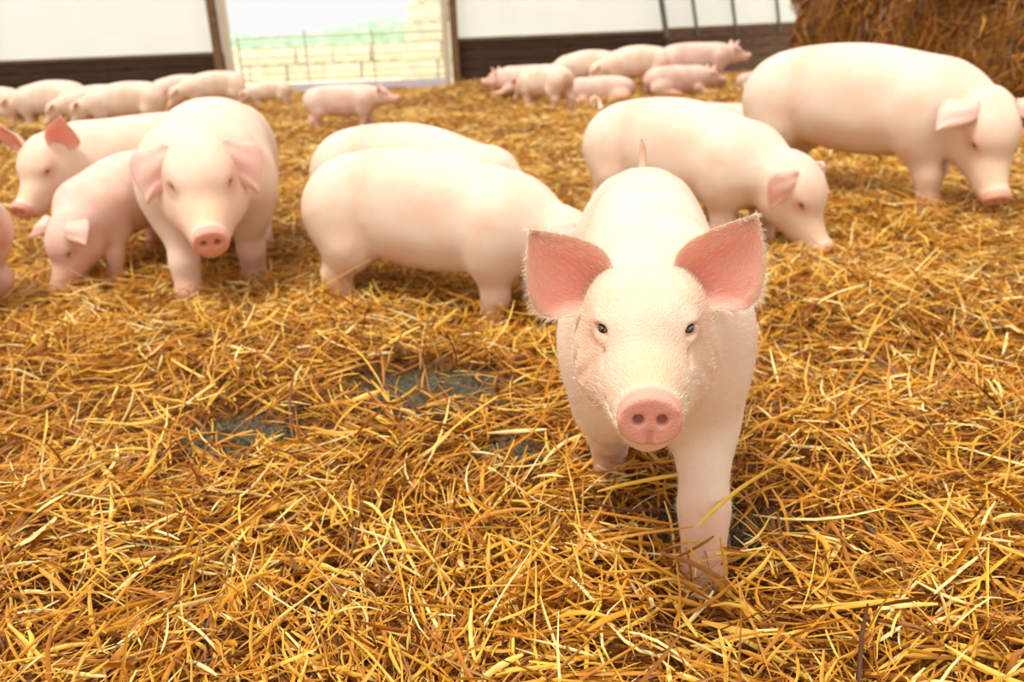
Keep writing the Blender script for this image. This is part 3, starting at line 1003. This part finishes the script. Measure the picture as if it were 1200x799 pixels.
# --- fine hair on the foreground pig
def hairs(o_parent, P, D, L, W, mat, name='bristles'):
    n = len(P)
    side = unit(np.cross(D, RNG.normal(0, 1, (n, 3))))
    sag = np.array([0, 0, -.15])
    mid = P + D * (L * .5)[:, None]; tip = P + (D + sag) * L[:, None]
    V = np.stack([P - side * W, P + side * W, mid - side * W * .8, mid + side * W * .8, tip - side * W * .2, tip + side * W * .2], 1).reshape(-1, 3)
    b0 = (np.arange(n) * 6)[:, None]
    F = np.concatenate([b0 + np.array([[0, 1, 3, 2]]), b0 + np.array([[2, 3, 5, 4]])])
    o = link(name, np_mesh(name, V, F, mat), o_parent); o['kind'] = 'stuff'
    return o


V, F = HI['V'], HI['F']
NV = np.zeros_like(V); fn_ = np.cross(V[F[:, 2]] - V[F[:, 0]], V[F[:, 3]] - V[F[:, 1]])
for i in range(4):
    for c_ in range(3): NV[:, c_] += np.bincount(F[:, i], fn_[:, c_], len(V))
NV = unit(NV)
hp_ = (V - HI['ho']) @ HI['Rm']
wgt = np.where(hp_[:, 0] > -.1, 1.0, .35) * (V[:, 2] > .12) * (hp_[:, 0] < .33)
dd = np.min(np.stack([np.linalg.norm(hp_ - np.array([.172, s * .078, .048]), axis=1) for s in (-1, 1)]), 0)
wgt = wgt * (dd > .028)
pick = RNG.choice(len(V), 26000, p=wgt / wgt.sum())
back = HI['Rm'] @ np.array([-1, 0, 0.])
D = unit(NV[pick] * .55 + np.where((hp_[pick, 0] > 0)[:, None], back, np.array([-1, 0, -.25])) + RNG.normal(0, .18, (len(pick), 3)))
hairs(hero, V[pick] - NV[pick] * .001, D, RNG.uniform(.008, .018, len(pick)), .00022, M_HAIR)
for e_o in [c for c in hero.children if c.name.startswith('ear')]:
    n0 = len(e_o.data.vertices); co = np.zeros(n0 * 3, np.float32); e_o.data.vertices.foreach_get('co', co); co = co.reshape(-1, 3)
    ns, nt_ = 26, 14
    g0 = co[:ns * nt_].reshape(ns, nt_, 3)
    Ph, Dh = [], []
    for edge, inn in ((0, 2), (nt_ - 1, nt_ - 3)):
        for k in range(520):
            fi = RNG.uniform(1, ns - 1.01); i0 = int(fi); t_ = fi - i0
            p_ = g0[i0, edge] * (1 - t_) + g0[min(i0 + 1, ns - 1), edge] * t_
            q_ = g0[i0, inn] * (1 - t_) + g0[min(i0 + 1, ns - 1), inn] * t_
            d_ = p_ - q_; d_ /= np.linalg.norm(d_) + 1e-6
            al = g0[min(i0 + 1, ns - 1), edge] - g0[i0, edge]; al /= np.linalg.norm(al) + 1e-6
            Ph.append(p_ - d_ * .002); Dh.append(d_ * .7 + al * .5 + RNG.normal(0, .25, 3))
    for k in range(1500):
        i0 = RNG.integers(1, ns - 1); j0 = RNG.integers(0, nt_ - 1); tt_ = RNG.random(2)
        p_ = g0[i0, j0] * (1 - tt_[1]) + g0[i0, j0 + 1] * tt_[1]; p_ = p_ * (1 - tt_[0]) + g0[i0 + 1 if i0 + 1 < ns else i0, j0] * tt_[0]
        nrm = np.cross(g0[i0 + 1, j0] - g0[i0 - 1, j0], g0[i0, j0 + 1] - g0[i0, j0]); nrm /= np.linalg.norm(nrm) + 1e-9
        if nrm @ (HI['Rm'] @ np.array([1, 0, 0])) < 0: nrm = -nrm
        al = g0[i0 + 1, j0] - g0[i0, j0]; al /= np.linalg.norm(al) + 1e-6
        Ph.append(p_); Dh.append(al + nrm * .3 + RNG.normal(0, .15, 3))
    Ph = np.array(Ph); Dh = unit(np.array(Dh))
    hairs(e_o, Ph, Dh, RNG.uniform(.007, .017, len(Ph)), .00022, M_HAIR, 'ear_hair')
# pale lashes
for s in (-1, 1):
    Ph = []; Dh = []
    for k in range(13):
        t_ = k / 12; a = -1 + 2 * t_
        Ph.append((.178 - .006 * a, s * (.0755 + .010 * a), .0600 - .003 * a * a)); Dh.append((.85 - .2 * a, s * (.45 + .3 * a), -.02))
    Ph = HI['tohead'](np.array(Ph)); Dh = unit(np.array(Dh) @ HI['Rm'].T)
    hairs(hero, Ph, Dh, np.full(len(Ph), .009), .00022, M_LASH, 'eyelashes')

floppy = dict(base=(.045, .078, .078), dir=(.62, .50, -.62), face=(-.70, -.50, -.70), L=.17, cup=.024, bend=18, pink=.5, wid=.95)
down = dict(base=(.040, .075, .090), dir=(.45, .85, .05), face=(.35, .0, -.9), L=.175, cup=.022, bend=30, pink=.6, wid=.95)
feetA = {('fr', 1): (.06, 0, 0), ('fr', -1): (-.05, 0, 0), ('hi', 1): (-.05, 0, 0), ('hi', -1): (.08, 0, 0)}
feetB = {('fr', 1): (-.08, 0, 0), ('fr', -1): (.06, 0, 0), ('hi', 1): (.10, 0, 0), ('hi', -1): (-.04, 0, 0)}

NEAR = [
    (dict(loc=(-1.41, 4.20), rz=-77, sc=1.21, fat=1.2, hp=29, ho=(.50, 0, .55), hy=6, hs=1.17, res=.009, ears={'both': floppy}, feet={('fr', 1): (-.10, 0, 0), ('fr', -1): (.10, 0, 0), ('hi', 1): (.10, 0, 0), ('hi', -1): (-.04, 0, 0)}, dz=-.03),
     'large pale pig walking forward at left, ears hanging over its eyes'),
    (dict(loc=(-1.92, 4.32), rz=-100, sc=.81, hp=58, ho=(.50, 0, .40), hy=-18, droop=.3, res=.010, rosy=1, ears={'both': down}, feet=feetA, dz=-.03, hs=1.12),
     'small rosy pig rooting in the straw beside the large pale pig'),
    (dict(loc=(-2.06, 5.06), rz=-153, sc=1.0, hp=38, ho=(.48, 0, .56), hy=50, res=.010, rosy=0, ears={'both': dict(base=(.05, .085, .08), dir=(-.15, .6, .8), face=(1, .2, .1), L=.2, cup=.02)}, feet=feetA, dz=-.03, hs=1.2),
     'pig with pricked up ears standing behind the small rooting pig at left'),
    (dict(loc=(-2.68, 3.60), rz=176, sc=.92, hp=30, res=.014, feet=feetA, dz=-.03, rosy=1),
     'pig cut off by the left edge, only its pink rump showing'),
    (dict(loc=(-.29, 3.49), rz=-27, sc=1.02, fat=1.05, hp=55, ho=(.54, 0, .44), hy=-8, droop=.35, res=.009, ears={'both': down}, feet=feetA, dz=-.07),
     'pale pig seen side on, head down behind the foreground pig'),
    (dict(loc=(-.40, 4.15), rz=-24, sc=.98, hp=60, ho=(.50, 0, .36), hy=0, droop=.5, res=.013, feet=feetB, dz=-.04, ears={'both': dict(dir=(.1, .7, -.6), face=(.2, -.6, -.7))}),
     'pig mostly hidden behind the side-on pig, only its back showing'),
    (dict(tail='curl', loc=(.97, 4.60), rz=-50, sc=1.08, fat=1.05, hp=56, ho=(.56, 0, .43), hy=-4, droop=.4, res=.009, hs=1.1, ears={'both': floppy}, feet=feetA, dz=-.04, muzzle_dirt=.3),
     'pale pig with curly tail nosing the straw behind the foreground pig'),
    (dict(loc=(2.15, 5.20), rz=-52, sc=1.30, fat=1.08, hp=56, ho=(.52, 0, .46), hy=-42, droop=.25, res=.009, hs=1.1, ears={'both': down}, feet=feetB, dz=-.02, muzzle_dirt=.3),
     'large pig on the right grazing the straw in front of the heap'),
]
for sp, lab in NEAR:
    build_pig(sp, lab)

# far pigs from a few poses
PA = dict(loc=(-1.98, 11.0), rz=0, sc=.80, hp=12, ho=(.52, 0, .56), res=.018, feet=feetA, dz=-.05, rosy=1)
pA, _ = build_pig(PA, 'pig standing side on in front of the open doorway, facing right')
PB = dict(loc=(-4.80, 11.3), rz=185, sc=.90, hp=50, ho=(.54, 0, .44), droop=.3, res=.018, feet=feetB, dz=-.04, ears={'both': down})
pB, _ = build_pig(PB, 'tan pig at far left, nearest of its row, head down')
PL = dict(loc=(2.68, 13.5), rz=10, sc=.9, hp=10, ho=(.50, 0, .30), lying=True, res=.018, rosy=1)
pL, _ = build_pig(PL, 'pig lying stretched on the straw in front of the pile, right half')
FAR = [
    (pB, (-7.25, 12.5), 188, .86, 0, 'pale pig at the far left edge by the dark wall'),
    (pB, (-6.3, 12.4), 172, .95, 0, 'pale pig second from the left edge by the dark wall'),
    (pB, (-5.6, 12.2), 200, .84, 0, 'pink pig between the second pig and the tan pig at far left'),
    (pB, (-5.5, 15.2), 200, .80, 0, 'small pink pig against the end of the dark wall'),
    (pB, (-4.75, 14.6), 205, .92, 0, 'pink pig with raised rump left of the doorway'),
    (pB, (-3.8, 14.5), 182, .64, 0, 'small pig in the doorway with its head to the left'),
    (pB, (.60, 12.5), 126, .88, 0, 'small pale pig walking away beside the straw mound, rump turned to camera'),
    (pL, (.42, 13.9), 160, .90, .08, 'rosy pig lying against the dark wall behind the small pale pig'),
    (pB, (1.35, 14.4), 195, .95, 0, 'pink pig leaning into the pile at its left end'),
    (pB, (2.10, 14.1), 183, .98, .02, 'pink pig standing in the middle of the pile'),
    (pA, (3.10, 14.2), 4, 1.0, .02, 'pink pig with red upright ears at the right of the pile'),
    (pL, (1.50, 13.5), 175, .88, -.06, 'pig lying in front of the pile, left half'),
    (pL, (4.0, 13.9), 20, .62, .02, 'pale pig lying between the pile and the straw heap'),
    (pA, (5.62, 13.75), 174, 1.0, .05, 'pig peering out from behind the straw heap'),
    (pB, (2.45, 15.2), 10, .92, -.02, 'pig at the back of the pile, only its back showing'),
    (pL, (2.34, 8.9), 120, .80, -.04, 'pig lying in the straw behind the curly-tailed pig'),
]
for src, loc, rz, sc, dz, lab in FAR:
    copy_pig(src, dict(loc=loc, rz=rz, sc=sc, dz=dz - .03), lab)
